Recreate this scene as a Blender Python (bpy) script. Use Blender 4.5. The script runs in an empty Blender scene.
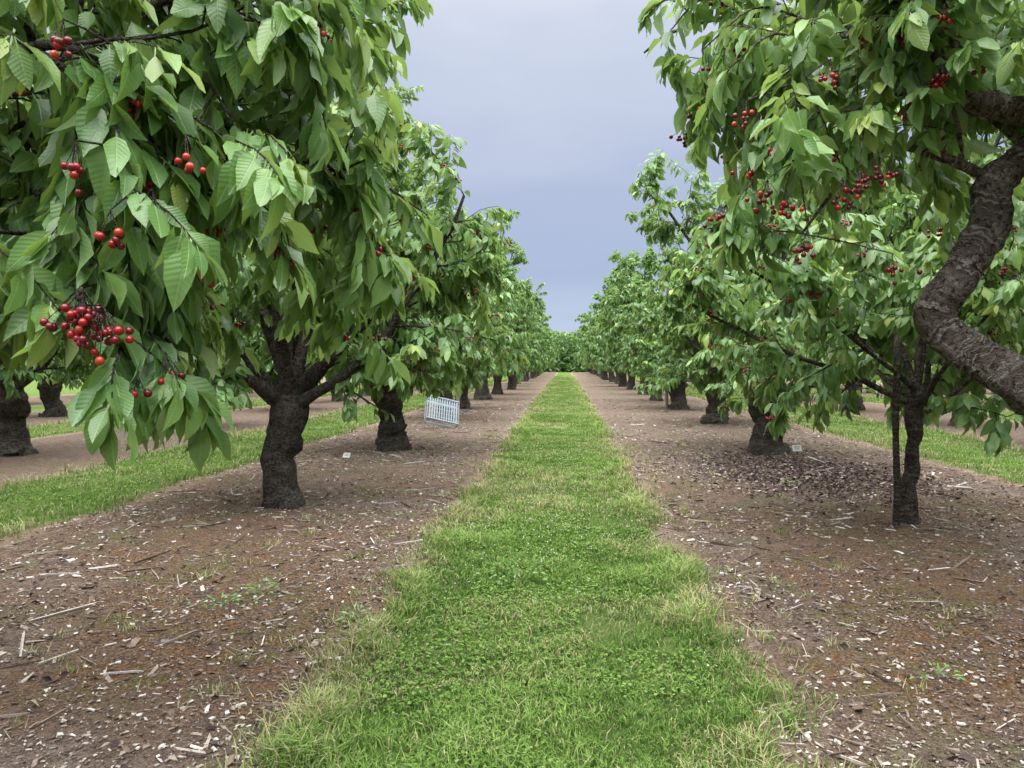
import bpy, math, random
import numpy as np
from mathutils import Vector
rng = np.random.default_rng(11)
scene = bpy.context.scene
scene.view_settings.view_transform = 'Standard'
scene.view_settings.look = 'None'
scene.view_settings.exposure = 0

# ------------------------------------------------------------ helpers
def nrm(a):
    a = np.asarray(a, float)
    return a / (np.linalg.norm(a, axis=-1, keepdims=True) + 1e-9)

_lat = {}
def vnoise(x, y, s, seed=0):
    if seed not in _lat:
        _lat[seed] = np.random.default_rng(1000 + seed).random((256, 256))
    L = _lat[seed]
    x = np.asarray(x) * s + 37.3; y = np.asarray(y) * s + 91.7
    xi = np.floor(x).astype(int); yi = np.floor(y).astype(int)
    fx = x - xi; fy = y - yi
    fx = fx * fx * (3 - 2 * fx); fy = fy * fy * (3 - 2 * fy)
    a = L[xi % 256, yi % 256]; b = L[(xi + 1) % 256, yi % 256]
    c = L[xi % 256, (yi + 1) % 256]; d = L[(xi + 1) % 256, (yi + 1) % 256]
    return (a * (1 - fx) + b * fx) * (1 - fy) + (c * (1 - fx) + d * fx) * fy

class MB:
    def __init__(s):
        s.v = []; s.g = []; s.n = 0
    def add(s, verts, faces, mat=0, uv=None, var=None, smooth=False):
        verts = np.asarray(verts, float).reshape(-1, 3)
        faces = np.asarray(faces, int)
        s.g.append((faces + s.n, mat, uv, var, smooth))
        s.v.append(verts); s.n += len(verts)
    def more(s, faces, off, mat=0, uv=None, var=None, smooth=False):
        s.g.append((np.asarray(faces, int) + off, mat, uv, var, smooth))
    def build(s, name, mats):
        me = bpy.data.meshes.new(name)
        V = np.concatenate(s.v)
        li = []; ls = []; lt = []; mi = []; uvs = []; vs = []; sm = []
        pos = 0
        for f, m, uv, var, smooth in s.g:
            M, k = f.shape
            li.append(f.ravel()); ls.append(pos + np.arange(M) * k); lt.append(np.full(M, k))
            mi.append(np.full(M, m)); sm.append(np.full(M, smooth))
            uvs.append(np.zeros((M * k, 2)) if uv is None else np.asarray(uv, float).reshape(-1, 2))
            vs.append(np.zeros((M * k, 2)) if var is None else np.asarray(var, float).reshape(-1, 2))
            pos += M * k
        li = np.concatenate(li); ls = np.concatenate(ls); lt = np.concatenate(lt)
        me.vertices.add(len(V)); me.vertices.foreach_set("co", V.ravel())
        me.loops.add(len(li)); me.loops.foreach_set("vertex_index", li.astype(np.int32))
        me.polygons.add(len(ls)); me.polygons.foreach_set("loop_start", ls.astype(np.int32))
        try: me.polygons.foreach_set("loop_total", lt.astype(np.int32))
        except Exception: pass
        me.polygons.foreach_set("material_index", np.concatenate(mi).astype(np.int32))
        me.polygons.foreach_set("use_smooth", np.concatenate(sm).astype(bool))
        me.update(calc_edges=True)
        u1 = me.uv_layers.new(name="UVMap"); u1.data.foreach_set("uv", np.concatenate(uvs).ravel())
        u2 = me.uv_layers.new(name="Var"); u2.data.foreach_set("uv", np.concatenate(vs).ravel())
        for m in mats: me.materials.append(m)
        return me

def link(name, me, loc=(0, 0, 0), rz=0, sc=1, tilt=(0, 0)):
    o = bpy.data.objects.new(name, me)
    o.location = loc; o.rotation_euler = (tilt[0], tilt[1], rz)
    o.scale = (sc, sc, sc) if np.isscalar(sc) else sc
    scene.collection.objects.link(o)
    return o

# ------------------------------------------------------------ materials
class NT:
    def __init__(s, name):
        s.m = bpy.data.materials.new(name); s.m.use_nodes = True
        s.t = s.m.node_tree; s.t.nodes.clear()
        s.out = s.t.nodes.new('ShaderNodeOutputMaterial')
    def n(s, typ, **kw):
        nd = s.t.nodes.new(typ)
        for k, v in kw.items(): setattr(nd, k, v)
        return nd
    def l(s, a, b): s.t.links.new(a, b)
    def setin(s, sock, v):
        if isinstance(v, bpy.types.NodeSocket): s.l(v, sock)
        else: sock.default_value = v
    def math(s, op, a, b=0.0, c=None, clamp=False):
        nd = s.n('ShaderNodeMath', operation=op, use_clamp=clamp)
        s.setin(nd.inputs[0], a); s.setin(nd.inputs[1], b)
        if c is not None: s.setin(nd.inputs[2], c)
        return nd.outputs[0]
    def mix(s, f, a, b, blend='MIX'):
        nd = s.n('ShaderNodeMix', data_type='RGBA', blend_type=blend)
        s.setin(nd.inputs[0], f)
        s.setin(nd.inputs[6], a if not isinstance(a, tuple) else (*a, 1)[:4])
        s.setin(nd.inputs[7], b if not isinstance(b, tuple) else (*b, 1)[:4])
        return nd.outputs[2]
    def noise(s, vec, scale, detail=3, rough=.55, dist=0, dim='3D'):
        nd = s.n('ShaderNodeTexNoise', noise_dimensions=dim)
        if dim == '1D': s.setin(nd.inputs['W'], vec)
        elif vec is not None: s.l(vec, nd.inputs['Vector'])
        nd.inputs['Scale'].default_value = scale; nd.inputs['Detail'].default_value = detail
        nd.inputs['Roughness'].default_value = rough; nd.inputs['Distortion'].default_value = dist
        return nd.outputs['Fac']
    def mr(s, v, a, b, c=0., d=1.):
        nd = s.n('ShaderNodeMapRange'); s.setin(nd.inputs[0], v)
        for i, x in enumerate((a, b, c, d)): nd.inputs[i + 1].default_value = x
        return nd.outputs[0]
    def ramp(s, v, stops):
        nd = s.n('ShaderNodeValToRGB'); s.l(v, nd.inputs[0])
        e = nd.color_ramp.elements
        while len(e) < len(stops): e.new(.5)
        for i, (p, c) in enumerate(stops):
            e[i].position = p; e[i].color = (*c, 1)
        return nd.outputs[0]
    def bump(s, h, st, dist=.01):
        nd = s.n('ShaderNodeBump'); s.l(h, nd.inputs['Height'])
        nd.inputs['Strength'].default_value = st; nd.inputs['Distance'].default_value = dist
        return nd.outputs[0]
    def uv(s, name): return s.n('ShaderNodeUVMap', uv_map=name).outputs[0]
    def sep(s, v):
        nd = s.n('ShaderNodeSeparateXYZ'); s.l(v, nd.inputs[0]); return nd.outputs
    def obj(s): return s.n('ShaderNodeTexCoord').outputs['Object']
    def pr(s, col, rough=.6, spec=.3, normal=None):
        p = s.n('ShaderNodeBsdfPrincipled')
        s.setin(p.inputs['Base Color'], col if not isinstance(col, tuple) else (*col, 1))
        s.setin(p.inputs['Roughness'], rough); p.inputs['Specular IOR Level'].default_value = spec
        if normal is not None: s.l(normal, p.inputs['Normal'])
        return p.outputs[0]
    def df(s, col, normal=None):
        p = s.n('ShaderNodeBsdfDiffuse'); s.l(col, p.inputs[0])
        if normal is not None: s.l(normal, p.inputs['Normal'])
        return p.outputs[0]
    def fin(s, sh): s.l(sh, s.out.inputs['Surface']); return s.m

LR_ = [(0, (.046, .112, .034)), (.38, (.090, .198, .052)), (.72, (.145, .285, .074)), (1, (.225, .385, .11))]
def leaf_mat():
    t = NT('cherry_leaf')
    u, v, _ = t.sep(t.uv('UVMap')); age, rnd, _ = t.sep(t.uv('Var'))
    au = t.math('ABSOLUTE', t.math('SUBTRACT', u, .5))
    ph = t.math('SUBTRACT', v, t.math('MULTIPLY', au, .45))
    fq = t.math('MULTIPLY_ADD', rnd, 12.0, 56.0)
    w = t.math('SINE', t.math('MULTIPLY', ph, fq))
    vein = t.mr(w, .70, 1.0)
    mid = t.mr(au, .035, .0)
    col = t.ramp(rnd, LR_)
    col = t.mix(age, col, (.40, .48, .12))
    col = t.mix(t.math('MULTIPLY', vein, .17), col, (.28, .41, .18))
    col = t.mix(t.math('MULTIPLY', mid, .55), col, (.34, .46, .24))
    bf = t.n('ShaderNodeNewGeometry').outputs['Backfacing']
    col = t.mix(t.math('MULTIPLY', bf, .45), col, (.25, .34, .19))
    h = t.math('ADD', t.math('MULTIPLY', w, .35), t.math('MULTIPLY', mid, -1.5))
    nb = t.bump(h, .24, .003)
    p = t.pr(col, .38, .55, nb)
    tr = t.n('ShaderNodeBsdfTranslucent')
    t.l(t.mix(.5, col, (.40, .57, .07)), tr.inputs[0])
    ms = t.n('ShaderNodeMixShader'); ms.inputs[0].default_value = .35
    t.l(p, ms.inputs[1]); t.l(tr.outputs[0], ms.inputs[2])
    return t.fin(ms.outputs[0])
def leaf_far_mat():
    t = NT('cherry_leaf_plain')
    age, rnd, _ = t.sep(t.uv('Var'))
    col = t.mix(age, t.ramp(rnd, LR_), (.40, .48, .12))
    bf = t.n('ShaderNodeNewGeometry').outputs['Backfacing']
    col = t.mix(t.math('MULTIPLY', bf, .45), col, (.25, .34, .19))
    gl = t.n('ShaderNodeBsdfGlossy'); gl.inputs['Roughness'].default_value = .42; gl.inputs[0].default_value = (.9, .95, 1, 1)
    m0 = t.n('ShaderNodeMixShader'); m0.inputs[0].default_value = .06
    t.l(t.df(col), m0.inputs[1]); t.l(gl.outputs[0], m0.inputs[2])
    tr = t.n('ShaderNodeBsdfTranslucent'); t.l(t.mix(.5, col, (.40, .57, .07)), tr.inputs[0])
    ms = t.n('ShaderNodeMixShader'); ms.inputs[0].default_value = .34
    t.l(m0.outputs[0], ms.inputs[1]); t.l(tr.outputs[0], ms.inputs[2])
    return t.fin(ms.outputs[0])

def bark_mat(name, k, ring):
    t = NT(name)
    u, v, _ = t.sep(t.uv('UVMap')); o = t.obj()
    n1 = t.noise(o, 8, 3, .6); n2 = t.noise(o, 40, 4, .75)
    vv = t.math('ADD', v, t.math('MULTIPLY', n1, .20))
    rings = t.noise(vv, 34, 3, .65, dim='1D')
    c_ = lambda a: tuple(q * k for q in a)
    col = t.ramp(n1, [(.25, c_((.050, .040, .034))), (.5, c_((.11, .091, .078))), (.75, c_((.21, .188, .168)))])
    col = t.mix(t.mr(rings, .50, .62, 0, ring), col, c_((.28, .26, .24)))
    lich = t.noise(o, 5, 2); col = t.mix(t.mr(lich, .52, .66, 0, .5), col, c_((.18, .20, .15)))
    col = t.mix(t.mr(n2, .50, .62, 0, .85), col, (.028, .021, .018))
    h = t.math('ADD', t.math('MULTIPLY', rings, 1.1), t.math('ADD', t.math('MULTIPLY', n2, -1.8), t.math('MULTIPLY', n1, 1.5)))
    return t.fin(t.df(col, t.bump(h, 1.0, .06)))

def cherry_mat():
    t = NT('cherry_fruit')
    age, rnd, _ = t.sep(t.uv('Var'))
    col = t.ramp(rnd, [(0, (.05, .002, .006)), (.5, (.17, .005, .011)), (.9, (.34, .012, .016)), (1, (.45, .05, .025))])
    return t.fin(t.pr(col, .25, .45))

STRIPS = [(-0.1, .88), (-5.7, 1.0), (-11.4, 1.0), (-17.1, 1.0), (6.75, 1.15), (12.4, 1.0), (18.1, 1.0), (-63, 40), (63, 40)]
def ground_mat():
    t = NT('orchard_soil')
    o = t.obj(); x, y, z = t.sep(o)
    nA = t.noise(o, 1.6, 2); nB = t.noise(o, 9, 4, .65); nC = t.noise(o, 60, 4, .8); nD = t.noise(o, .6, 2)
    xx = t.math('ADD', x, t.math('MULTIPLY', t.math('SUBTRACT', nA, .5), .35))
    xx = t.math('ADD', xx, t.math('MULTIPLY', t.math('SUBTRACT', nB, .5), .25))
    sd = None
    for c, w in STRIPS:
        d = t.math('SUBTRACT', t.math('ABSOLUTE', t.math('SUBTRACT', xx, c)), w)
        sd = d if sd is None else t.math('MINIMUM', sd, d)
    far = t.math('SUBTRACT', 108., y); sd = t.math('MINIMUM', sd, far)
    soil = t.ramp(nB, [(.2, (.105, .076, .062)), (.45, (.175, .130, .106)), (.62, (.245, .190, .160)), (.8, (.37, .31, .27))])
    moss = t.ramp(nC, [(.3, (.080, .038, .014)), (.55, (.205, .105, .036)), (.8, (.29, .18, .065))])
    near = t.mr(y, 12, 4, 0.15, 1)
    mf = t.math('MULTIPLY', t.math('MULTIPLY', t.mr(nD, .37, .52), t.mr(nB, .34, .60)), near)
    col = t.mix(t.math('MULTIPLY', mf, .85), soil, moss)
    gm = t.math('MULTIPLY', t.mr(nA, .50, .60), t.mr(nB, .40, .55))
    col = t.mix(t.math('MULTIPLY', gm, .55), col, (.125, .14, .055))
    col = t.mix(t.mr(nC, .56, .67, 0, .75), col, (.46, .40, .345))
    col = t.mix(t.mr(nC, .47, .37, 0, .85), col, (.045, .031, .025))
    dx = t.math('MULTIPLY', t.math('SUBTRACT', x, 3.2), .75); dy = t.math('MULTIPLY', t.math('SUBTRACT', y, 10.3), .6)
    rr = t.math('SQRT', t.math('ADD', t.math('MULTIPLY', dx, dx), t.math('MULTIPLY', dy, dy)))
    rr = t.math('ADD', rr, t.math('MULTIPLY', t.math('SUBTRACT', nB, .5), 1.1))
    col = t.mix(t.mr(rr, 1.35, .6, 0, .7), col, (.06, .045, .047))
    dry = t.ramp(nC, [(.3, (.20, .14, .09)), (.7, (.46, .37, .26))])
    ef = t.mr(sd, .32, .0); col = t.mix(t.math('MULTIPLY', ef, t.mr(nA, .25, .7, .45, .95)), col, dry)
    gr = t.ramp(nC, [(.3, (.05, .085, .022)), (.55, (.11, .18, .045)), (.8, (.19, .26, .08))])
    gr = t.mix(t.mr(nA, .45, .75, 0, .6), gr, (.19, .22, .09))
    bare = t.math('MULTIPLY', t.mr(nB, .56, .68), t.mr(nA, .46, .58)); gr = t.mix(t.math('MULTIPLY', bare, .85), gr, dry)
    col = t.mix(t.mr(sd, .03, -.08), col, gr)
    h = t.math('ADD', t.math('MULTIPLY', nB, 1.6), nC)
    return t.fin(t.df(col, t.bump(h, 1.0, .04)))

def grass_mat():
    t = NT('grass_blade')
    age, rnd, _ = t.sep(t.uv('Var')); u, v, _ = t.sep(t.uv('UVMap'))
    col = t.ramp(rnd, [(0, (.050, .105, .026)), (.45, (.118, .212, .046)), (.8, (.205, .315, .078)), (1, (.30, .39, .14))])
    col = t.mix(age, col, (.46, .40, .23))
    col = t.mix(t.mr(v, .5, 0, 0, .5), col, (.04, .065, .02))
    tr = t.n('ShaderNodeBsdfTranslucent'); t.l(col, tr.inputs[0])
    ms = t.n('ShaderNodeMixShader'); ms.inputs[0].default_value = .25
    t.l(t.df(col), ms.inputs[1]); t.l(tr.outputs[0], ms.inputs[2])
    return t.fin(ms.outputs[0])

def chip_mat(name, stops):
    t = NT(name)
    age, rnd, _ = t.sep(t.uv('Var')); col = t.ramp(rnd, stops)
    n = t.noise(t.obj(), 90, 1); col = t.mix(t.mr(n, .4, .7, 0, .45), col, (.07, .05, .038))
    return t.fin(t.df(col))

def plain(name, c, rough=.6, sc=20, dark=.35):
    t = NT(name); n = t.noise(t.obj(), sc, 3, .6)
    col = t.mix(t.mr(n, .4, .75, 0, dark), c, tuple(k * .35 for k in c))
    return t.fin(t.pr(col, rough, .3, t.bump(n, .25, .004)))

LEAF = leaf_mat(); LEAF2 = leaf_far_mat(); BARK = bark_mat('cherry_bark', 1., .5); BARKG = bark_mat('grey_cherry_bark', 1.55, .75)
FRUIT = cherry_mat(); GROUND = ground_mat(); GRASS = grass_mat()
CHIP = chip_mat('wood_chip', [(0, (.06, .043, .034)), (.3, (.145, .108, .084)), (.62, (.26, .205, .168)), (.88, (.44, .385, .33)), (1, (.64, .60, .55))])
LITTER = chip_mat('dead_leaf', [(0, (.03, .021, .022)), (.6, (.085, .062, .062)), (.9, (.17, .13, .115)), (1, (.30, .25, .20))])
TREE_M = [BARK, LEAF, FRUIT]; TREE_F = [BARK, LEAF2, FRUIT]; TREE_G = [BARKG, LEAF, FRUIT]

# ------------------------------------------------------------ geometry pieces
def tube(mb, pts, rad, sides=6, mat=0, lump=0., r_=None, knob=0.):
    pts = np.asarray(pts, float); n = len(pts)
    rad = np.broadcast_to(np.asarray(rad, float), (n,))
    T = nrm(np.gradient(pts, axis=0))
    ref = np.array([1., 0, 0]) if abs(T[0, 0]) < .8 else np.array([0, 1., 0])
    A = np.zeros((n, 3)); a = ref
    for i in range(n):
        a = a - T[i] * np.dot(a, T[i]); a = a / (np.linalg.norm(a) + 1e-9); A[i] = a
    B = np.cross(T, A)
    th = np.linspace(0, 2 * np.pi, sides, endpoint=False)
    cl = np.concatenate([[0], np.cumsum(np.linalg.norm(np.diff(pts, axis=0), axis=1))])
    R = np.repeat(rad[:, None], sides, 1)
    if lump > 0:
        rr = r_ if r_ is not None else rng
        ph = rr.random(3) * 6; s = cl[:, None] * 4
        R = R * (1 + lump * (.5 * np.sin(3 * th + ph[0] + s * .6) + .3 * np.sin(5 * th + ph[1] - s * 1.2) + .5 * np.sin(2 * th + s * 1.3 + ph[2])))
        if knob > 0:
            for _ in range(int(6 + cl[-1] * 14)):
                c0 = rr.uniform(0, cl[-1]); t0 = rr.uniform(0, 6.28); w = rr.uniform(.03, .10); wt = rr.uniform(.25, .7)
                dt = np.abs((th - t0 + np.pi) % (2 * np.pi) - np.pi)
                R = R * (1 + knob * rr.uniform(-.6, 1.) * np.exp(-((cl[:, None] - c0) / w) ** 2) * np.exp(-(dt[None] / wt) ** 2))
    V = pts[:, None] + R[..., None] * (np.cos(th)[None, :, None] * A[:, None] + np.sin(th)[None, :, None] * B[:, None])
    i = np.arange(n - 1)[:, None]; j = np.arange(sides)[None]; j2 = (j + 1) % sides
    F = np.stack([i * sides + j, i * sides + j2, (i + 1) * sides + j2, (i + 1) * sides + j], -1).reshape(-1, 4)
    uu = np.stack([j / sides + 0 * i, (j + 1) / sides + 0 * i, (j + 1) / sides + 0 * i, j / sides + 0 * i], -1)
    vv = np.stack([cl[i] + 0 * j, cl[i] + 0 * j, cl[i + 1] + 0 * j, cl[i + 1] + 0 * j], -1)
    mb.add(V.reshape(-1, 3), F, mat, np.stack([uu, vv], -1).reshape(-1, 2), None, True)
    if sides >= 8:
        e = mb.n - sides
        mb.more(np.array([[e + k for k in range(sides)]]), 0, mat, np.tile([[.5, cl[-1]]], (sides, 1)), None, True)

def catmull(P, m=5):
    P = np.asarray(P, float); Q = np.vstack([2 * P[0] - P[1], P, 2 * P[-1] - P[-2]]); out = []
    for i in range(1, len(Q) - 2):
        for k in range(m):
            t = k / m; a, b, c, d = Q[i - 1], Q[i], Q[i + 1], Q[i + 2]
            out.append(.5 * ((2 * b) + (-a + c) * t + (2 * a - 5 * b + 4 * c - d) * t * t + (-a + 3 * b - 3 * c + d) * t ** 3))
    out.append(P[-1]); return np.array(out)

ST = np.array([0, .16, .40, .66, .87, 1.]); HW = np.array([0, .60, 1., .80, .34, 0])
def leaves(mb, P, D, N, L, W, age, rnd, lod, mat=1, r=rng):
    n = len(P); D = nrm(D); N = nrm(N - (N * D).sum(1, keepdims=True) * D); B = np.cross(D, N)
    curl = r.uniform(.03, .42, n); fold = r.uniform(.05, .65, n); tw = r.uniform(-.4, .4, n)
    def pt(x, t, extra=0):
        z = np.abs(x) * W * fold - curl * L * t * t + extra
        xs = x * W
        z = z + tw * xs * t
        return P + xs[:, None] * B + (t * L)[:, None] * D + z[:, None] * N
    one = np.ones(n)
    if lod == 0:
        pet = r.uniform(.15, .32, n)
        Pb = P.copy()
        P = P + D * (pet * L)[:, None]
        cols = [pt(0 * one, 0 * one)]; uvs = [(.5, 0)]
        for k in range(1, 5):
            for x in (-1, 0, 1):
                rip = r.normal(0, .04, n) * L
                cols.append(pt(x * HW[k] * one, ST[k] * one, rip * abs(x))); uvs.append((.5 + .5 * x * HW[k], ST[k]))
        cols.append(pt(0 * one, one)); uvs.append((.5, 1))
        w = .018 * L
        cols += [Pb - B * w[:, None], Pb + B * w[:, None], P + B * w[:, None] * .8, P - B * w[:, None] * .8]
        uvs += [(.5, 0)] * 4
        V = np.stack(cols, 1); K = V.shape[1]; uvs = np.array(uvs)
        tris = [(0, 2, 1), (0, 3, 2), (10, 11, 13), (11, 12, 13)]
        quads = []
        for k in range(3):
            a = 1 + 3 * k; b = a + 3
            quads += [(a, a + 1, b + 1, b), (a + 1, a + 2, b + 2, b + 1)]
        quads.append((14, 15, 16, 17))
    elif lod == 1:
        cols = [pt(0 * one, 0 * one), pt(-one, .42 * one), pt(0 * one, .45 * one), pt(one, .42 * one), pt(0 * one, one)]
        uvs = np.array([(.5, 0), (0, .42), (.5, .45), (1, .42), (.5, 1)])
        V = np.stack(cols, 1); K = 5; quads = []
        tris = [(0, 2, 1), (0, 3, 2), (1, 2, 4), (2, 3, 4)]
    else:
        cols = [pt(0 * one, 0 * one), pt(-one, .42 * one), pt(one, .42 * one), pt(0 * one, one)]
        uvs = np.array([(.5, 0), (0, .42), (1, .42), (.5, 1)])
        V = np.stack(cols, 1); K = 4; quads = []
        tris = [(0, 3, 1), (0, 2, 3)]
    off = np.arange(n)[:, None, None] * K
    first = True; base = mb.n
    for fs in (tris, quads):
        if not fs: continue
        fs = np.array(fs); k = fs.shape[1]
        F = (off + fs[None]).reshape(-1, k)
        uv = np.tile(uvs[fs][None], (n, 1, 1, 1)).reshape(-1, 2)
        var = np.repeat(np.stack([age, rnd], 1), len(fs) * k, axis=0)
        if first: mb.add(V.reshape(-1, 3), F, mat, uv, var, lod == 0); first = False
        else: mb.more(F, base, mat, uv, var, lod == 0)

def sphere_t(nu, nv):
    v = [(0, 0, 1)]
    for i in range(1, nv):
        a = math.pi * i / nv
        for j in range(nu):
            b = 2 * math.pi * j / nu; v.append((math.sin(a) * math.cos(b), math.sin(a) * math.sin(b), math.cos(a)))
    v.append((0, 0, -1)); t = []; q = []
    for j in range(nu):
        t.append((0, 1 + j, 1 + (j + 1) % nu)); e = 1 + (nv - 2) * nu
        t.append((len(v) - 1, e + (j + 1) % nu, e + j))
    for i in range(nv - 2):
        for j in range(nu):
            a = 1 + i * nu; q.append((a + j, a + nu + j, a + nu + (j + 1) % nu, a + (j + 1) % nu))
    return np.array(v, float), np.array(t), np.array(q)
def spheres(mb, C, R, rnd, mat=2, nu=8, nv=6):
    v, t, q = sphere_t(nu, nv); n = len(C); K = len(v)
    V = C[:, None] + v[None] * R[:, None, None]; off = np.arange(n)[:, None, None] * K
    b = mb.n
    mb.add(V.reshape(-1, 3), (off + t[None]).reshape(-1, 3), mat, None, np.repeat(np.stack([0 * rnd, rnd], 1), len(t) * 3, 0), True)
    mb.more((off + q[None]).reshape(-1, 4), b, mat, None, np.repeat(np.stack([0 * rnd, rnd], 1), len(q) * 4, 0), True)

def grow(p, d, length, n, droop, wob, r):
    pts = [np.array(p, float)]; d = nrm(d)
    for i in range(n):
        d = nrm(d + r.normal(0, wob, 3) + np.array([0, 0, droop])); pts.append(pts[-1] + d * length / n)
    return np.array(pts)
def at(pts, t):
    f = t * (len(pts) - 1); i = min(int(f), len(pts) - 2); return pts[i] + (pts[i + 1] - pts[i]) * (f - i), nrm(pts[i + 1] - pts[i])

def make_tree(name, seed, lod=0, R=2.3, H=6.3, hem=1.05, tr=.22, th=1.05, nl=8, limbs=None, nsec=11, nsh=7,
              nleaf=26, clusters=25, lsc=1., extra=(), clpos=(), cbox=None, leadr=.085, lean=(0, 0), mats=None, flare=1., coff=.08):
    r = np.random.default_rng(seed); mb = MB()
    def inside(e, m=1.0):
        zt = (e[2] - hem) / (H - hem)
        if zt < -.02: return False
        lim = R * max(0.02, 1 - abs(max(0, (zt - .40) / .62)) ** 2.6) ** .5 * (1 + .10 * math.sin(5 * math.atan2(e[1], e[0]) + seed))
        return math.hypot(e[0], e[1]) < lim * m and (cbox is None or cbox(e))
    n = 28 if lod < 2 else 6; z = np.linspace(-.22, th + .14, n)
    prof = np.interp(z, [-.22, .0, .10, .25, .5 * th, .72 * th, .9 * th, th + .14], [1.5, 1.36, 1.2, 1.02, .86, 1.0, 1.24, .9])
    prof = 1 + (prof - 1) * flare
    wx = np.cumsum(r.normal(0, .010, n)) + lean[0] * z + .03 * np.sin(z * 5 + seed); wy = np.cumsum(r.normal(0, .010, n)) + lean[1] * z
    tp = np.stack([wx, wy, z], 1)
    tube(mb, tp, tr * prof * (1 + r.normal(0, .02, n)), 28 if lod < 2 else 8, 0, .14, r, .38)
    top = tp[-1]
    L = []
    a0 = r.uniform(0, 6.28)
    for i in range(nl):
        az = a0 + i * 2 * np.pi / nl + r.normal(0, .2)
        el = math.radians([20, 46, 30, 62][i % 4] + r.uniform(-7, 7))
        d = np.array([math.cos(az) * math.cos(el), math.sin(az) * math.cos(el), math.sin(el)])
        ln = min(R / math.cos(el), (H - th) / math.sin(el)) * r.uniform(.85, 1.0)
        st = top + np.array([d[0] * .08, d[1] * .08, r.uniform(-.26, -.02)])
        L.append((grow(st, d, ln, 9, .03 if el > .5 else .055, .10, r), leadr * r.uniform(.7, 1.1), .014, False))
    for i in range(3):
        az = r.uniform(0, 6.28); d = np.array([math.cos(az) * .33, math.sin(az) * .33, 1])
        L.append((grow(top + np.array([0, 0, -.05]), d, (H - th) * r.uniform(.8, .98), 10, .02, .09, r), leadr * .95, .012, False))
    if limbs:
        for P, r0, r1 in limbs: L.append((catmull(P, 6), r0, r1, True))
    shoots = []
    for P, r0, r1, custom in L:
        if not custom:
            keep = 3
            while keep < len(P) and inside(P[keep], .88): keep += 1
            if keep < 4 and cbox is not None: continue
            P = P[:keep]
        m = len(P); rr = r0 + (r1 - r0) * np.linspace(0, 1, m) ** .8
        rr = rr * (1 + r.normal(0, .05, m))
        big = custom and r0 > .09
        if big:
            f = np.linspace(0, m - 1, m * 3); P = np.stack([np.interp(f, np.arange(m), P[:, c]) for c in range(3)], 1); rr = np.interp(f, np.arange(m), rr)
        tube(mb, P, rr, (24 if big else 10) if lod == 0 else 6, 0, .10 if lod == 0 else 0, r, .36 if big else 0)
        tl = np.linalg.norm(np.diff(P, axis=0), axis=1).sum()
        for t in np.linspace(.2, 1, max(3, int(nsec * tl / 2.6))):
            t = min(1, max(.12, t + r.normal(0, .03))); p, T = at(P, t)
            out = nrm(np.array([p[0], p[1], 0.0]) + 1e-3)
            pr = r.normal(0, 1, 3); pr = nrm(pr - np.dot(pr, T) * T)
            d = .45 * T + .85 * pr + .3 * out + np.array([0, 0, .12])
            S = grow(p, d, r.uniform(.55, 1.1) * (1.15 - .35 * t), 6, -.02, .12, r)
            rs = min(.018, .5 * (r0 + (r1 - r0) * t)); keep = 2
            if not inside(S[2], .97): continue
            while keep < 7 and inside(S[keep], .95): keep += 1
            S = S[:keep]
            if len(S) < 3: continue
            shoots.append((S, rs))
    for P, r0 in extra: shoots.append((catmull(P, 4), r0))
    LP = []; LT = []; LA = []; LR = []; cand = []; fin = []
    for S, rs in shoots:
        fin.append((S, .7))
        if lod < 2: tube(mb, S, np.linspace(rs, .004, len(S)), 5 if lod == 0 else 3, 0)
        sl = np.linalg.norm(np.diff(S, axis=0), axis=1).sum()
        k = max(3, int(round(nsh * sl / .8)))
        for t in np.linspace(.12, 1, k):
            p, T = at(S, max(0, min(1, t + r.uniform(-.04, .04))) if t < 1 else 1)
            pr = r.normal(0, 1, 3); pr = nrm(pr - np.dot(pr, T) * T)
            up = (p[2] / H)
            d = .55 * T + .75 * pr + np.array([0, 0, .05 + .7 * max(0, up - .6)])
            Q = grow(p, d, r.uniform(.22, .50), 4, -.15 + .26 * max(0, up - .45), .07, r)
            if not inside(Q[-1]): continue
            fin.append((Q, 1.))
            if lod == 0: tube(mb, Q, np.linspace(.0045, .0025, 5), 3, 0)
    for Q, dens in fin:
        m = int(nleaf * dens * r.uniform(.7, 1.3))
        tt = np.clip(1 - r.random(m) ** 1.25 * .95, 0, .999); f = tt * (len(Q) - 1); i = f.astype(int)
        p = Q[i] + (Q[i + 1] - Q[i]) * (f - i)[:, None]; T = nrm(Q[i + 1] - Q[i])
        sr = r.random(); yb = 1. if r.random() < .36 else .15
        LP.append(p); LT.append(T)
        LA.append(np.clip((tt - .58) * 3.0, 0, 1) * r.random(m) * yb * .85 * (dens > .9))
        LR.append(np.clip(.6 * r.random(m) + .4 * sr, 0, 1))
        if dens == 1:
            q = Q[2]; o = nrm(np.array([q[0], q[1], 0.]) + 1e-3)
            if math.hypot(q[0], q[1]) > R * .5: cand.append(q + o * coff + np.array([0, 0, -.03]))
    LP = np.concatenate(LP); LT = np.concatenate(LT); LA = np.concatenate(LA); LR = np.concatenate(LR)
    n = len(LP); S = r.normal(0, 1, (n, 3)); S = nrm(S - (S * LT).sum(1, keepdims=True) * LT)
    up = LP[:, 2:3] / H
    D = .42 * LT + .62 * S + np.concatenate([np.zeros((n, 2)), -.80 + .50 * np.clip(up - .5, 0, 1)], 1)
    out = LP.copy(); out[:, 2] = 0; out = nrm(out)
    N = out * .55 + np.array([0, 0, .85]) + r.normal(0, .38, (n, 3))
    sz = r.uniform(.080, .165, n) * lsc * (1 - .3 * LA)
    leaves(mb, LP, D, N, sz, sz * r.uniform(.20, .27, n), LA, LR, lod, 1, r)
    C = []
    cand = [c for c in cand if c[2] < H * .72]
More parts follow.
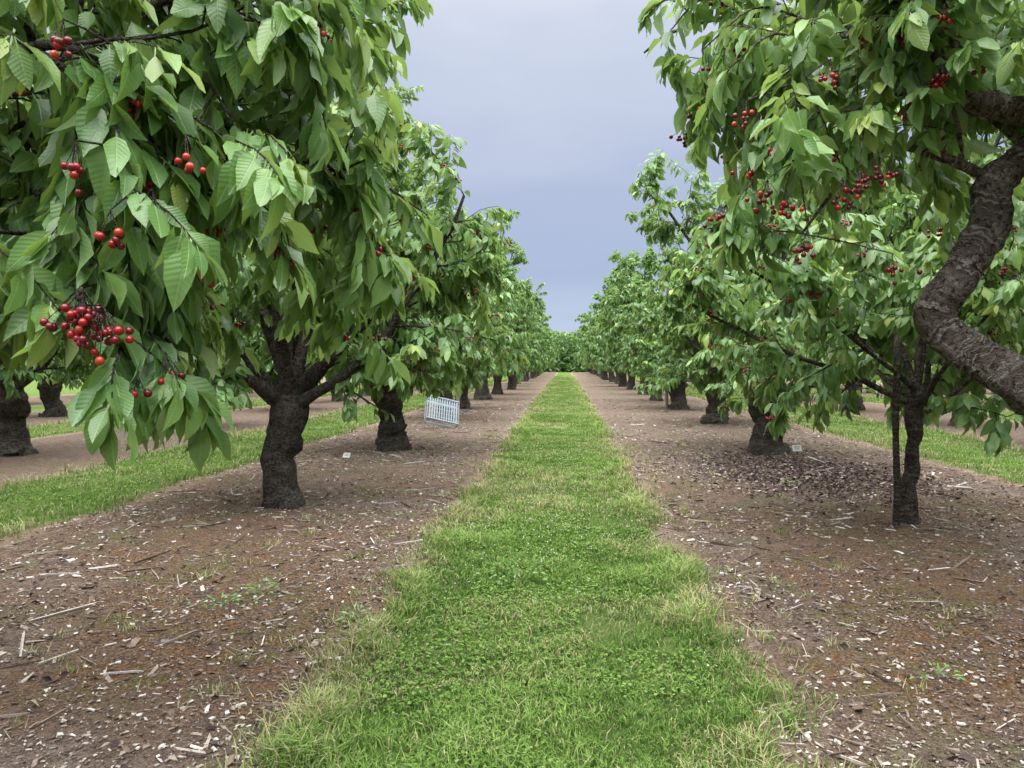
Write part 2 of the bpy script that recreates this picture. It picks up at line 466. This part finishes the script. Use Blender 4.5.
    cl = [cand[i] for i in r.permutation(len(cand))[:clusters]]
    sizes = [r.integers(3, 12) for _ in cl]
    for p, k in clpos:
        p = np.array(p, float); cl.append(p); sizes.append(k)
        q = LP[np.argmin(((LP - p - np.array([0, 0, .03])) ** 2).sum(1))]
        tube(mb, np.array([q, (q + p) / 2 + np.array([0, 0, .01]), p + np.array([0, 0, .01])]), np.array([.004, .0035, .003]), 4, 0)
    for c, k in zip(cl, sizes):
        sp = .013 + .0016 * k if k < 14 else .032
        for _ in range(k):
            q = c + np.array([r.normal(0, sp), r.normal(0, sp), -.045 - abs(r.normal(0, sp * 1.1))])
            C.append(q)
            if lod == 0: tube(mb, np.array([c + np.array([0, 0, .01]), (c + q) / 2 + r.normal(0, .004, 3), q]), .0013, 3, 0)
    if C:
        C = np.array(C); spheres(mb, C, r.uniform(.0095, .0125, len(C)) * (1 if lod == 0 else 1.15), r.random(len(C)), 2, 9 if lod == 0 else 5, 6 if lod == 0 else 4)
    return mb.build(name, mats or (TREE_M if lod == 0 else TREE_F))

# ------------------------------------------------------------ ground
def gz(x, y):
    x = np.asarray(x, float); y = np.asarray(y, float)
    fade = np.clip(1 - (np.abs(y) - 20) / 20, 0, 1) * np.clip(1 - (np.abs(x) - 8) / 3, 0, 1)
    z = (vnoise(x, y, .9, 1) - .5) * .05 + (vnoise(x, y, 3.1, 2) - .5) * .032 + (vnoise(x, y, 8, 3) - .5) * .02
    return z * fade
xs = np.concatenate([-np.geomspace(1200, 9.3, 26), np.arange(-9.2, 9.21, .08), np.geomspace(9.3, 1200, 26)])
ys = np.concatenate([-np.geomspace(300, 1.2, 10), np.arange(-1, 16, .08), np.geomspace(16.1, 2500, 60)])
X, Y = np.meshgrid(xs, ys); mb = MB()
nx, ny = len(xs), len(ys); i = np.arange(ny - 1)[:, None]; j = np.arange(nx - 1)[None]
F = np.stack([i * nx + j, i * nx + j + 1, (i + 1) * nx + j + 1, (i + 1) * nx + j], -1).reshape(-1, 4)
mb.add(np.stack([X, Y, gz(X, Y)], -1), F, 0, None, None, True)
link('ground', mb.build('ground', [GROUND]))

# ------------------------------------------------------------ grass strips
def grass(name, c, hw, y0, y1, n, hgt, seed, edge=1.):
    r = np.random.default_rng(seed); y = y0 * np.exp(r.random(n) * math.log(y1 / y0))
    s = r.uniform(-1, 1, n); s = np.sign(s) * np.abs(s) ** .9
    o_ = np.where(s > 0, 11.37, 3.21)
    wob = (vnoise(y, o_, 1.1, 5) - .5) * .14 + (vnoise(y, o_, 4.5, 7) - .5) * .14
    x = c + s * (hw + .01 + wob + np.abs(r.normal(0, .08, n)))
    cn = vnoise(x, y, 2.2, 6); c2 = vnoise(x, y, 8, 8); c3 = vnoise(x, y, .6, 9); c4 = vnoise(x, y, 17, 14)
    bare = ((vnoise(x, y, 1.7, 12) > .64) & (c2 > .42)) | ((c4 > .68) & (c2 > .52))
    if c > -1 and c < 1:
        bare |= ((x + .53) ** 2 / .05 + (y - 3.95) ** 2 / .06 < 1 + c2)
    keep = ~(bare & (r.random(n) < .84)); x, y, s, cn, c2, c3, c4 = [a[keep] for a in (x, y, s, cn, c2, c3, c4)]; n = len(x)
    es = np.clip((np.abs(s) - .70) / .30, 0, 1)
    h = hgt * (.30 + .8 * cn) * r.uniform(.45, 1.35, n) * (1 + 1.2 * es * edge) * (.45 + .6 * c2 + .6 * c4)
    w = .0019 * (1 + .35 * y / 2.3) * r.uniform(.7, 1.3, n); w = np.minimum(w, .03)
    az = r.uniform(0, 6.28, n); fa = az + r.uniform(-.9, .9, n) + 1.57
    ln = r.uniform(.15, 1.0, n) * h * (1 + .4 * es)
    B = np.stack([np.cos(fa), np.sin(fa), 0 * az], 1) * w[:, None]; O = np.stack([np.cos(az), np.sin(az), 0 * az], 1)
    P = np.stack([x, y, gz(x, y) - .004], 1); Z = np.array([0, 0, 1.])
    m = P + O * (ln * .3)[:, None] + Z * (h * .62)[:, None]; t = P + O * ln[:, None] + Z * (h * r.uniform(.7, 1, n))[:, None]
    V = np.stack([P - B, P + B, m + B * .8, m - B * .8, t], 1).reshape(-1, 3); off = np.arange(n)[:, None] * 5
    age = (r.random(n) < (.09 + .26 * es + .20 * (c3 < .4) + .36 * (vnoise(x, y, 1.2, 33) > .60))) * r.uniform(.3, 1, n)
    rnd = np.clip(.40 * r.random(n) + .34 * c2 + .42 * cn - .03, 0, 1)
    var = np.stack([age, rnd], 1); mb = MB()
    mb.add(V, off + np.array([[0, 1, 2, 3]]), 0, np.tile([[0, 0], [1, 0], [1, .6], [0, .6]], (n, 1)), np.repeat(var, 4, 0))
    mb.more(off + np.array([[3, 2, 4]]), 0, 0, np.tile([[0, .6], [1, .6], [.5, 1]], (n, 1)), np.repeat(var, 3, 0))
    k = int(n * .14); y = y0 * np.exp(r.random(k) * math.log(min(y1, 14) / y0)); x = c + r.uniform(-1, 1, k) * hw * .95
    kk = vnoise(x, y, 1.5, 15) > .50; x = x[kk]; y = y[kk]; k = len(x)
    z = gz(x, y) + r.uniform(.008, .035, k); q = r.uniform(.004, .009, k) * (1 + y * .05); a = r.uniform(0, 6.28, k)
    C = np.stack([x, y, z], 1); V = []
    for m_ in range(5):
        b = a + m_ * 2 * np.pi / 5; V.append(C + np.stack([np.cos(b) * q, np.sin(b) * q, r.normal(0, .35, k) * q], 1))
    mb.add(np.stack(V, 1).reshape(-1, 3), np.arange(k * 5).reshape(-1, 5), 0, np.tile([[.5, .8]], (k * 5, 1)), np.repeat(np.stack([0 * x, r.uniform(.2, .85, k)], 1), 5, 0))
    return link(name, mb.build(name, [GRASS]))
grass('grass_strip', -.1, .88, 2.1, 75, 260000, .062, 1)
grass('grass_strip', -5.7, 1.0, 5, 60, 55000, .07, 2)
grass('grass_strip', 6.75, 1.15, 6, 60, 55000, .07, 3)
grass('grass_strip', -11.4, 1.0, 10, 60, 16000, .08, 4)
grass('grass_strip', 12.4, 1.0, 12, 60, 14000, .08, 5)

def wisps():
    r = np.random.default_rng(55); P = []; mb = MB()
    for k in range(340):
        cx = r.choice([-1.2, -1.2, -1.3, -2.4, .98, .98, 1.1, 2.2]) + r.normal(0, .2) * 1.; cy = 2.3 * math.exp(r.random() * 1.9); m = r.integers(6, 40)
        P.append(np.stack([cx + r.normal(0, .035, m), cy + r.normal(0, .035, m)], 1))
    P = np.concatenate(P); n = len(P); x, y = P.T; h = r.uniform(.012, .065, n); az = r.uniform(0, 6.28, n); w = .002 * (1 + y * .15)
    B = np.stack([-np.sin(az), np.cos(az), 0 * az], 1) * w[:, None]; O = np.stack([np.cos(az), np.sin(az), 0 * az], 1)
    b = np.stack([x, y, gz(x, y) - .003], 1); V = np.stack([b - B, b + B, b + O * (h * r.uniform(.3, 1.4, n))[:, None] + np.array([0, 0, 1]) * h[:, None]], 1)
    age = (r.random(n) < .7) * r.uniform(.5, 1, n)
    mb.add(V.reshape(-1, 3), np.arange(n * 3).reshape(-1, 3), 0, np.tile([[0, .4], [1, .4], [.5, 1]], (n, 1)), np.repeat(np.stack([age, r.random(n) * .6], 1), 3, 0))
    link('grass_wisps', mb.build('grass_wisps', [GRASS]))
wisps()

WHITE = plain('clover_white', (.58, .59, .50), .7, 200, .3)
r = np.random.default_rng(9); n = 2000
y = 2.6 * np.exp(r.random(n) * math.log(28 / 2.6)); x = -.1 + r.uniform(-.95, .95, n) * .9
kk = vnoise(x, y, 1.1, 21) + r.normal(0, .1, n) > .54; x = x[kk]; y = y[kk]
n2 = 600; y2 = 6 * np.exp(r.random(n2) * 1.5); x2 = np.where(r.random(n2) < .5, -5.7, 6.75) + r.uniform(-1, 1, n2)
x = np.concatenate([x, x2]); y = np.concatenate([y, y2]); n = len(x)
mb = MB(); spheres(mb, np.stack([x, y, gz(x, y) + r.uniform(.02, .05, n)], 1), r.uniform(.003, .005, n) * (1 + .03 * y), r.random(n), 0, 5, 4)
link('clover_flowers', mb.build('clover_flowers', [WHITE]))

# ------------------------------------------------------------ wood chips & litter
def chips(name, n, seed, y0, y1, lmin, lmax, asp, mat, bright=0., regions=((-4.75, -1.02), (.82, 5.5)), thick=.12, thr=.55):
    r = np.random.default_rng(seed); y = y0 * np.exp(r.random(n) * math.log(y1 / y0))
    w = np.array([b - a for a, b in regions]); k = r.choice(len(regions), n, p=w / w.sum())
    lo = np.array([a for a, b in regions])[k]; hi = np.array([b for a, b in regions])[k]; x = lo + r.random(n) * (hi - lo)
    keep = vnoise(x, y, 1.4, 30 + seed) + .4 * vnoise(x, y, 5, 31 + seed) + r.normal(0, .12, n) > thr
    x = x[keep]; y = y[keep]; n = len(x)
    a = lmin * (lmax / lmin) ** (r.random(n) ** 1.6) * .5 * (1 + .03 * y); b = a * r.uniform(asp[0], asp[1], n); c = np.minimum(a, b) * thick + .0012
    yw = r.uniform(0, 6.28, n); e1 = np.stack([np.cos(yw), np.sin(yw), r.normal(0, .15, n)], 1); e2 = np.stack([-np.sin(yw), np.cos(yw), r.normal(0, .28, n)], 1)
    e3 = np.cross(e1, e2); C = np.stack([x, y, gz(x, y) + c + .003], 1); V = []
    for sz in (-1, 1):
        for sx, sy in ((-1, -1), (1, -1), (1, 1), (-1, 1)):
            jx = r.uniform(.5, 1.1, n); jy = r.uniform(.4, 1.1, n)
            V.append(C + e1 * (a * sx * jx)[:, None] + e2 * (b * sy * jy)[:, None] + e3 * (c * sz)[:, None])
    V = np.stack(V, 1).reshape(-1, 3); q = np.array([(4, 5, 6, 7), (0, 1, 5, 4), (1, 2, 6, 5), (2, 3, 7, 6), (3, 0, 4, 7)])
    F = (np.arange(n)[:, None, None] * 8 + q[None]).reshape(-1, 4); rn = np.clip(r.random(n) + bright, 0, 1)
    mb = MB(); mb.add(V, F, 0, None, np.repeat(np.stack([0 * rn, rn], 1), 20, 0)); link(name, mb.build(name, [mat]))
chips('wood_chips', 100000, 1, 2.2, 30, .006, .034, (.2, .7), CHIP, .02, thr=.54)
chips('bark_pieces', 2800, 2, 2.3, 26, .03, .10, (.12, .4), CHIP, .08)
chips('fallen_twigs', 3200, 3, 2.3, 26, .05, .32, (.018, .04), CHIP, .08, thick=.9)
chips('pale_stones', 1100, 4, 2.3, 22, .010, .034, (.6, 1.), plain('pale_stone', (.52, .49, .45), .8, 60, .4), thick=.4)
def litter(name, n, fx, seed, rb=0.):
    r = np.random.default_rng(seed); P, s = fx(r, n); n = len(P); P = np.column_stack([P, gz(P[:, 0], P[:, 1]) + r.uniform(.004, .03, n)])
    a = r.uniform(0, 6.28, n); D = np.stack([np.cos(a), np.sin(a), r.normal(0, .25, n)], 1); N = np.array([0, 0, 1.]) + r.normal(0, .4, (n, 3))
    mb = MB(); leaves(mb, P, D, N, s, s * .25, 0 * s, np.clip(r.random(n) + rb, 0, 1), 1, 0, r); link(name, mb.build(name, [LITTER]))
litter('leaf_litter', 6500, lambda r, n: (np.stack([3.2 + r.normal(0, .8, n), 10.2 + r.normal(0, 1.05, n)], 1), r.uniform(.03, .075, n)), 61, .05)
litter('leaf_litter', 3600, lambda r, n: (np.stack([np.where(r.random(n) < .5, r.uniform(-4.6, -1.1, n), r.uniform(.9, 5.3, n)), 2.4 * np.exp(r.random(n) * 2.3)], 1), r.uniform(.02, .06, n)), 62, .1)

# ------------------------------------------------------------ trees
bx, by = -2.95, 2.35
def loc(P, b): return [(p[0] - b[0], p[1] - b[1], p[2]) for p in P]
B0 = (bx, by)
limbsL = [
 (loc([(-2.95, 2.35, .95), (-2.55, 2.75, 1.4), (-2.32, 3.02, 1.75), (-2.42, 3.25, 2.3), (-2.4, 3.5, 3.1)], B0), .13, .03),
 (loc([(-2.5, 2.85, 1.65), (-2.1, 2.9, 2.1), (-1.6, 3.0, 2.22), (-1.15, 3.1, 2.2), (-.85, 3.2, 2.08)], B0), .04, .010),
 (loc([(-2.5, 2.85, 1.8), (-1.95, 2.6, 2.35), (-1.5, 2.5, 2.7), (-1.1, 2.6, 2.85)], B0), .035, .010),
 (loc([(-2.5, 3.0, 2.2), (-2.0, 3.3, 2.9), (-1.5, 3.6, 3.5), (-1.1, 3.9, 3.8)], B0), .04, .010),
 (loc([(-2.5, 2.7, 1.6), (-2.1, 2.5, 1.95), (-1.7, 2.35, 1.9), (-1.46, 2.3, 1.78)], B0), .03, .009),
 (loc([(-2.5, 2.9, 1.9), (-2.0, 2.3, 2.3), (-1.6, 2.15, 2.45), (-1.25, 2.1, 2.35)], B0), .03, .009),
]
extraL = [(loc([(-1.6, 2.35, 1.85), (-1.45, 2.3, 1.75), (-1.36, 2.25, 1.58), (-1.30, 2.2, 1.42)], B0), .010),
          (loc([(-1.5, 2.3, 1.85), (-1.40, 2.2, 1.75), (-1.33, 2.12, 1.6), (-1.27, 2.08, 1.44)], B0), .010),
          (loc([(-1.7, 2.6, 2.1), (-1.45, 2.4, 2.15), (-1.2, 2.2, 2.0)], B0), .010),
          (loc([(-1.6, 2.15, 2.45), (-1.4, 2.1, 2.3), (-1.3, 2.08, 2.05), (-1.25, 2.05, 1.85)], B0), .010),
          (loc([(-1.5, 2.5, 2.6), (-1.25, 2.4, 2.5), (-1.05, 2.35, 2.25)], B0), .010),
          (loc([(-1.3, 3.0, 2.2), (-1.0, 2.9, 2.3), (-.8, 2.9, 2.15)], B0), .01),
          (loc([(-1.15, 3.1, 2.2), (-.85, 3.1, 2.28), (-.58, 3.1, 2.12)], B0), .01)]
clL = [((-1.25 - bx, 1.84 - by, 1.685), 38), ((-1.21 - bx, 1.86 - by, 1.64), 22), ((-1.22 - bx, 1.92 - by, 1.90), 7), ((-1.12 - bx, 1.95 - by, 1.96), 6), ((-1.33 - bx, 1.9 - by, 2.40), 7),
       ((-1.30 - bx, 1.9 - by, 2.08), 7), ((-1.05 - bx, 2.0 - by, 2.12), 5), ((-.95 - bx, 2.5 - by, 2.0), 6)]
def boxL(e):
    x, y, z = e[0] + bx, e[1] + by, e[2]
    if z < 1.62 and x / y < -.655: return False
    if z < 1.72 and x / y > -.50 and y < 3.3: return False
    if y < 2.0 and abs(x + 1.23) < .16 and 1.5 < z < 1.85: return False
    return x < -.58 and z > 1.24 and y > 1.80
meNL = make_tree('cherry_tree_nearleft', 5, 0, R=2.45, H=5.2, hem=1.2, limbs=limbsL, extra=extraL, clpos=clL, nl=7, nleaf=26, clusters=110, lsc=1.05, cbox=boxL)
link('cherry_tree', meNL, (bx, by, 0))

RX, RY = 3.25, 2.7; B1 = (RX, RY)
limbsR = [
 (loc([(3.25, 2.7, .85), (2.6, 3.0, 1.12), (2.12, 3.3, 1.33), (1.84, 3.5, 1.54), (1.70, 3.55, 1.71), (1.80, 3.52, 1.90), (1.90, 3.5, 2.12), (1.93, 3.5, 2.30), (2.08, 3.5, 2.43), (2.4, 3.5, 2.62), (2.7, 3.5, 3.1)], B1), .112, .062),
 (loc([(3.25, 2.7, 1.0), (2.8, 3.2, 1.9), (2.45, 3.45, 2.45), (2.12, 3.5, 2.60), (1.85, 3.5, 2.68), (1.66, 3.5, 2.86), (1.5, 3.7, 3.2)], B1), .10, .035),
 (loc([(1.92, 3.5, 2.32), (1.72, 3.55, 2.44), (1.5, 3.6, 2.5), (1.3, 3.6, 2.35), (1.1, 3.55, 2.1)], B1), .026, .006),
 (loc([(1.66, 3.5, 2.86), (1.35, 3.9, 3.2), (1.0, 4.3, 3.45), (.65, 4.6, 3.5), (.48, 4.65, 3.4)], B1), .03, .006),
 (loc([(1.7, 3.5, 2.8), (1.4, 3.5, 3.0), (1.15, 3.6, 2.95), (.95, 3.7, 2.8)], B1), .022, .007),
 (loc([(2.1, 3.5, 2.45), (1.9, 3.9, 2.9), (1.6, 4.3, 3.3), (1.2, 4.8, 3.8)], B1), .03, .008),
]
extraR = [(loc([(1.2, 4.0, 3.3), (.95, 3.9, 3.3), (.7, 3.9, 3.1)], B1), .008), (loc([(1.0, 4.3, 3.45), (.75, 4.2, 3.5), (.55, 4.2, 3.3)], B1), .008),
          (loc([(.8, 4.5, 3.5), (.6, 4.4, 3.6), (.45, 4.4, 3.5)], B1), .008), (loc([(1.15, 3.6, 2.95), (.95, 3.5, 3.0), (.75, 3.5, 2.85)], B1), .008)]
def boxR(e):
    x, y, z = e[0] + RX, e[1] + RY, e[2]
    if x < .38 or (y < 2.6 and x < 2.2): return False
    k = y / 3.5; xk = x / k; zk = (z - 1.5) / k
    if y < 4.0 and 1.5 < xk < 2.4 and zk < 1.05: return False
    if zk < .42 and y < 4.8: return False
    return True
clR = [((1.03 - RX, 3.25 - RY, 2.06), 10), ((1.17 - RX, 3.25 - RY, 2.27), 10), ((.86 - RX, 3.25 - RY, 2.27), 12), ((1.32 - RX, 3.25 - RY, 2.36), 13), ((.78 - RX, 3.3 - RY, 2.62), 10), ((1.38 - RX, 3.25 - RY, 1.95), 9),
       ((1.22 - RX, 3.2 - RY, 2.30), 10), ((.92 - RX, 3.2 - RY, 2.22), 9), ((1.6 - RX, 3.3 - RY, 2.75), 7), ((1.1 - RX, 3.2 - RY, 2.75), 7)]
meNR = make_tree('cherry_tree_nearright', 8, 0, R=2.95, H=5.2, hem=1.5, limbs=limbsR, extra=extraR, clpos=clR, nl=6, nleaf=26, clusters=110, cbox=boxR, mats=TREE_G)
link('cherry_tree', meNR, (RX, RY, 0))

A = [make_tree('cherry_tree_a', 21, 0, R=2.35, H=6.0, hem=1.0, tr=.170, th=1.1, nleaf=27, clusters=220, lean=(.03, .02), lsc=1.04),
     make_tree('cherry_tree_b', 25, 0, R=2.45, H=6.4, hem=1.05, tr=.205, th=.95, nleaf=28, clusters=200, lean=(-.05, 0), lsc=1.04),
     make_tree('cherry_tree_c', 23, 0, R=2.35, H=6.2, hem=1.1, tr=.235, th=.95, nleaf=27, clusters=200, lean=(-.18, .03), lsc=1.04)]
Yg = make_tree('cherry_tree_young', 31, 0, R=2.2, H=5.2, hem=.95, tr=.066, th=1.15, nl=7, nleaf=26, clusters=260, leadr=.034, lean=(.08, 0), flare=.6)
M = [make_tree('cherry_tree_m%d' % k, 40 + k, 1, R=2.45 - .12 * (k == 1), H=6.4 - .4 * (k == 2), hem=1.05, tr=.19 + .03 * k, th=.95, nsec=9, nsh=6, nleaf=31, clusters=90, lsc=1.2, lean=((.12, -.1, .02)[k], .08 * k - .06)) for k in range(3)]
Lw = [make_tree('cherry_tree_f%d' % k, 50 + k, 2, R=2.45, H=6.3, hem=1.1, tr=.21, th=.95, nsec=7, nsh=4, nleaf=23, clusters=0, lsc=1.85) for k in range(3)]
R2 = np.random.default_rng(77)
link('cherry_tree', A[0], (-2.98, 7.55, 0), 0.4, 1.0)
link('cherry_tree', A[1], (-3.0, 12.7, 0), 2.1, (1.04, 1.04, 1.06))
link('cherry_tree', Yg, (3.2, 7.1, 0), 1.1, 1.0)
link('cherry_tree', A[2], (3.45, 12.6, 0), 0.0, (1.03, 1.03, 1.04))
k = 0
for rowx, ystart, yend in ((-3.1, 18.4, 104), (3.6, 18.6, 104), (-8.6, 5.6, 80), (9.2, 7.5, 80), (-14.3, 8.5, 60), (14.9, 10., 60), (-20, 14, 50), (20.6, 14., 50)):
    yy = ystart
    while yy < yend:
        d = math.hypot(rowx, yy)
        src = (A + M)[k % 6] if d < 12 else (M if d < 32 else Lw)[k % 3]
        s_ = R2.uniform(.92, 1.08)
        link('cherry_tree', src, (rowx + R2.normal(0, .12), yy + R2.normal(0, .25), 0), R2.uniform(0, 6.28), (s_, s_, s_ * R2.uniform(.90, 1.10)), R2.normal(0, .03, 2))
        yy += 5.45; k += 1
n = 30000; r = np.random.default_rng(3); mb = MB()
x = r.uniform(-45, 45, n); top = 4.0 + 2.0 * vnoise(x, 0 * x, .25, 40) + 1.2 * vnoise(x, 0 * x, .9, 41)
P = np.stack([x, 110 + r.uniform(-2, 3, n), r.random(n) * top], 1)
leaves(mb, P, r.normal(0, 1, (n, 3)) + [0, 0, -.4], r.normal(0, 1, (n, 3)) + [0, -.6, .8], r.uniform(.45, .9, n), r.uniform(.16, .3, n), 0 * x, r.random(n) * .7, 2, 1, r)
link('distant_trees', mb.build('distant_trees', TREE_F))

# ------------------------------------------------------------ small objects
def box(mb, c, s, mat=0, rot=0.):
    v = np.array([(a, b, d) for a in (-1, 1) for b in (-1, 1) for d in (-1, 1)], float) * np.array(s) / 2
    ca, sa = math.cos(rot), math.sin(rot); v = v @ np.array([[ca, sa, 0], [-sa, ca, 0], [0, 0, 1]]) + np.array(c)
    mb.add(v, [(0, 1, 3, 2), (4, 6, 7, 5), (0, 4, 5, 1), (2, 3, 7, 6), (0, 2, 6, 4), (1, 5, 7, 3)], mat)
def bevel(o, w):
    m = o.modifiers.new('bevel', 'BEVEL'); m.width = w; m.segments = 2
STAKE = plain('weathered_wood', (.075, .06, .05), .9, 40, .6); PALE = plain('pale_wood', (.32, .28, .22), .8, 30, .4)
PLAST = plain('grey_plastic', (.24, .29, .32), .5, 15, .3); CARD = plain('white_plastic', (.55, .56, .54), .5, 15, .2)
def stake(loc_, h, rad, mat, tilt=(0, 0)):
    mb = MB(); zz = np.linspace(-.1, h, 19); rr = np.full(19, rad) * (1 + rng.normal(0, .04, 19)); rr[-1] *= .8
    tube(mb, np.stack([tilt[0] * zz + .006 * np.sin(zz * 5), tilt[1] * zz, zz], 1), rr, 12, 0, .10); link('wooden_stake', mb.build('wooden_stake', [mat]), loc_)
stake((3.02, 6.95, 0), 1.75, .030, BARK, (-.01, 0)); stake((3.25, 24.0, 0), .95, .05, PALE); stake((-3.3, 22.6, 0), .9, .06, PALE)
def label(l, w, h, tall, rz, tilt):
    mb = MB(); box(mb, (0, 0, tall / 2 - .02), (.018, .018, tall), 1); box(mb, (0, -.014, tall), (w, .008, h), 0)
    box(mb, (0, -.0205, tall + h * .2), (w * .7, .002, h * .12), 1); box(mb, (0, -.0205, tall - h * .12), (w * .55, .002, h * .1), 1)
    o = link('plant_label', mb.build('plant_label', [CARD, STAKE]), l); o.rotation_euler = (tilt, 0, rz); bevel(o, .001)
label((3.72, 12.1, 0), .15, .10, .12, .2, -.35); label((-3.35, 11.1, 0), .12, .08, .07, -.3, -.5)
# plastic harvest tray with a slatted floor, tipped on its side and resting on the ground
mb = MB(); Wd, Hd, Dp = .72, .62, .20
for k in range(12): box(mb, (-Wd / 2 + .045 + k * (Wd - .09) / 11, 0, Hd / 2), (.030, .010, Hd - .06), 0)
for k in range(5): box(mb, (0, .0125, .10 + k * (Hd - .2) / 4), (Wd - .02, .012, .016), 0)
for zz in (.015, Hd - .015): box(mb, (0, 0, zz), (Wd, .03, .03), 0)
for xx in (-Wd / 2 - .0085, Wd / 2 + .0085):
    box(mb, (xx, Dp / 2, .03), (.016, Dp, .05), 0); box(mb, (xx, Dp / 2, Hd - .03), (.016, Dp, .05), 0)
    for yy in (.03, Dp - .02): box(mb, (xx, yy, Hd / 2), (.016, .035, Hd - .115), 0)
for zz in (.03, Hd - .03): box(mb, (0, Dp + .006, zz), (Wd, .012, .05), 0)
o = link('harvest_tray', mb.build('harvest_tray', [PLAST]), (-2.72, 16.3, 0)); o.rotation_euler = (-.62, .24, .40); bevel(o, .003)
mw = o.rotation_euler.to_matrix(); zmin = min((mw @ v.co).z for v in o.data.vertices)
o.location.z = float(gz(-2.72, 16.3)) - zmin - .035
def weed(l, n, s, seed):
    r = np.random.default_rng(seed); P = np.stack([r.normal(0, s, n), r.normal(0, s, n), r.uniform(.01, s * .9, n)], 1); D = np.column_stack([P[:, :2] / s + r.normal(0, .4, (n, 2)), r.uniform(-.1, .7, n)])
    mb = MB(); leaves(mb, P, D, np.array([0, 0, 1.]) + r.normal(0, .3, (n, 3)), r.uniform(.03, .06, n), r.uniform(.006, .012, n), 0 * P[:, 0], r.random(n), 1, 1, r)
    link('weed_plant', mb.build('weed_plant', TREE_F), l)
for q in (((-1.95, 4.6, 0), 60, .09, 1), ((-2.1, 4.35, 0), 35, .06, 2), ((2.75, 9.2, 0), 40, .09, 3), ((-.35, 4.9, 0), 70, .12, 4), ((-1.2, 4.2, 0), 40, .05, 5), ((1.75, 3.6, 0), 22, .05, 6)): weed(*q)

# ------------------------------------------------------------ sky & light
w = bpy.data.worlds.new("World"); scene.world = w; w.use_nodes = True; nt = w.node_tree; nt.nodes.clear()
N_ = nt.nodes.new; out = N_('ShaderNodeOutputWorld')
tc = N_('ShaderNodeTexCoord'); sp = N_('ShaderNodeSeparateXYZ'); nt.links.new(tc.outputs['Generated'], sp.inputs[0])
mp = N_('ShaderNodeMapping'); mp.inputs['Scale'].default_value = (1, 1, 2.6); nt.links.new(tc.outputs['Generated'], mp.inputs[0])
nz = N_('ShaderNodeTexNoise'); nz.inputs['Scale'].default_value = 2.2; nz.inputs['Detail'].default_value = 4; nt.links.new(mp.outputs[0], nz.inputs['Vector'])
ad = N_('ShaderNodeMath'); ad.operation = 'MULTIPLY_ADD'; nt.links.new(nz.outputs['Fac'], ad.inputs[0]); ad.inputs[1].default_value = .36; nt.links.new(sp.outputs[2], ad.inputs[2])
rp = N_('ShaderNodeValToRGB'); nt.links.new(ad.outputs[0], rp.inputs[0]); e = rp.color_ramp.elements
st = [(.14, (.56, .66, .84)), (.28, (.41, .50, .70)), (.42, (.46, .53, .72)), (.58, (.64, .70, .84)), (.74, (.92, .95, 1.0)), (1., (1., 1., 1.))]
while len(e) < len(st): e.new(.5)
for i_, (p, c) in enumerate(st): e[i_].position = p; e[i_].color = (*c, 1)
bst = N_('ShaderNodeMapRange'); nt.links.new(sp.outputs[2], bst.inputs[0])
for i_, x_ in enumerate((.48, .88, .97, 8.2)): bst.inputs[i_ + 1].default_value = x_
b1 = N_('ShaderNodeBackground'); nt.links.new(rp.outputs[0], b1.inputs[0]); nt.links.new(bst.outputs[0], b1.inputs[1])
sky = N_('ShaderNodeTexSky'); sky.sky_type = 'NISHITA'; sky.sun_disc = False; sky.sun_elevation = math.radians(58); sky.sun_rotation = math.radians(200)
b2 = N_('ShaderNodeBackground'); nt.links.new(sky.outputs[0], b2.inputs[0]); b2.inputs[1].default_value = .006
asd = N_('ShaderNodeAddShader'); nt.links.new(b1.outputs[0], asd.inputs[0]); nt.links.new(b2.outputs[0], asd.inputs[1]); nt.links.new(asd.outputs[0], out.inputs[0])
sl = bpy.data.lights.new('sun', 'SUN'); sl.energy = 1.5; sl.angle = math.radians(30); sl.color = (1, .97, .92)
so = bpy.data.objects.new('sun', sl); scene.collection.objects.link(so); so.rotation_euler = (math.radians(32), 0, math.radians(-20))

cam = bpy.data.cameras.new('camera'); cam.lens = 26; cam.sensor_width = 36; cam.clip_end = 5000; cam.clip_start = .05
co = bpy.data.objects.new('camera', cam); scene.collection.objects.link(co)
co.location = (0, 0, 1.5); co.rotation_euler = (math.radians(90 - 1.7), 0, math.radians(4.1)); scene.camera = co
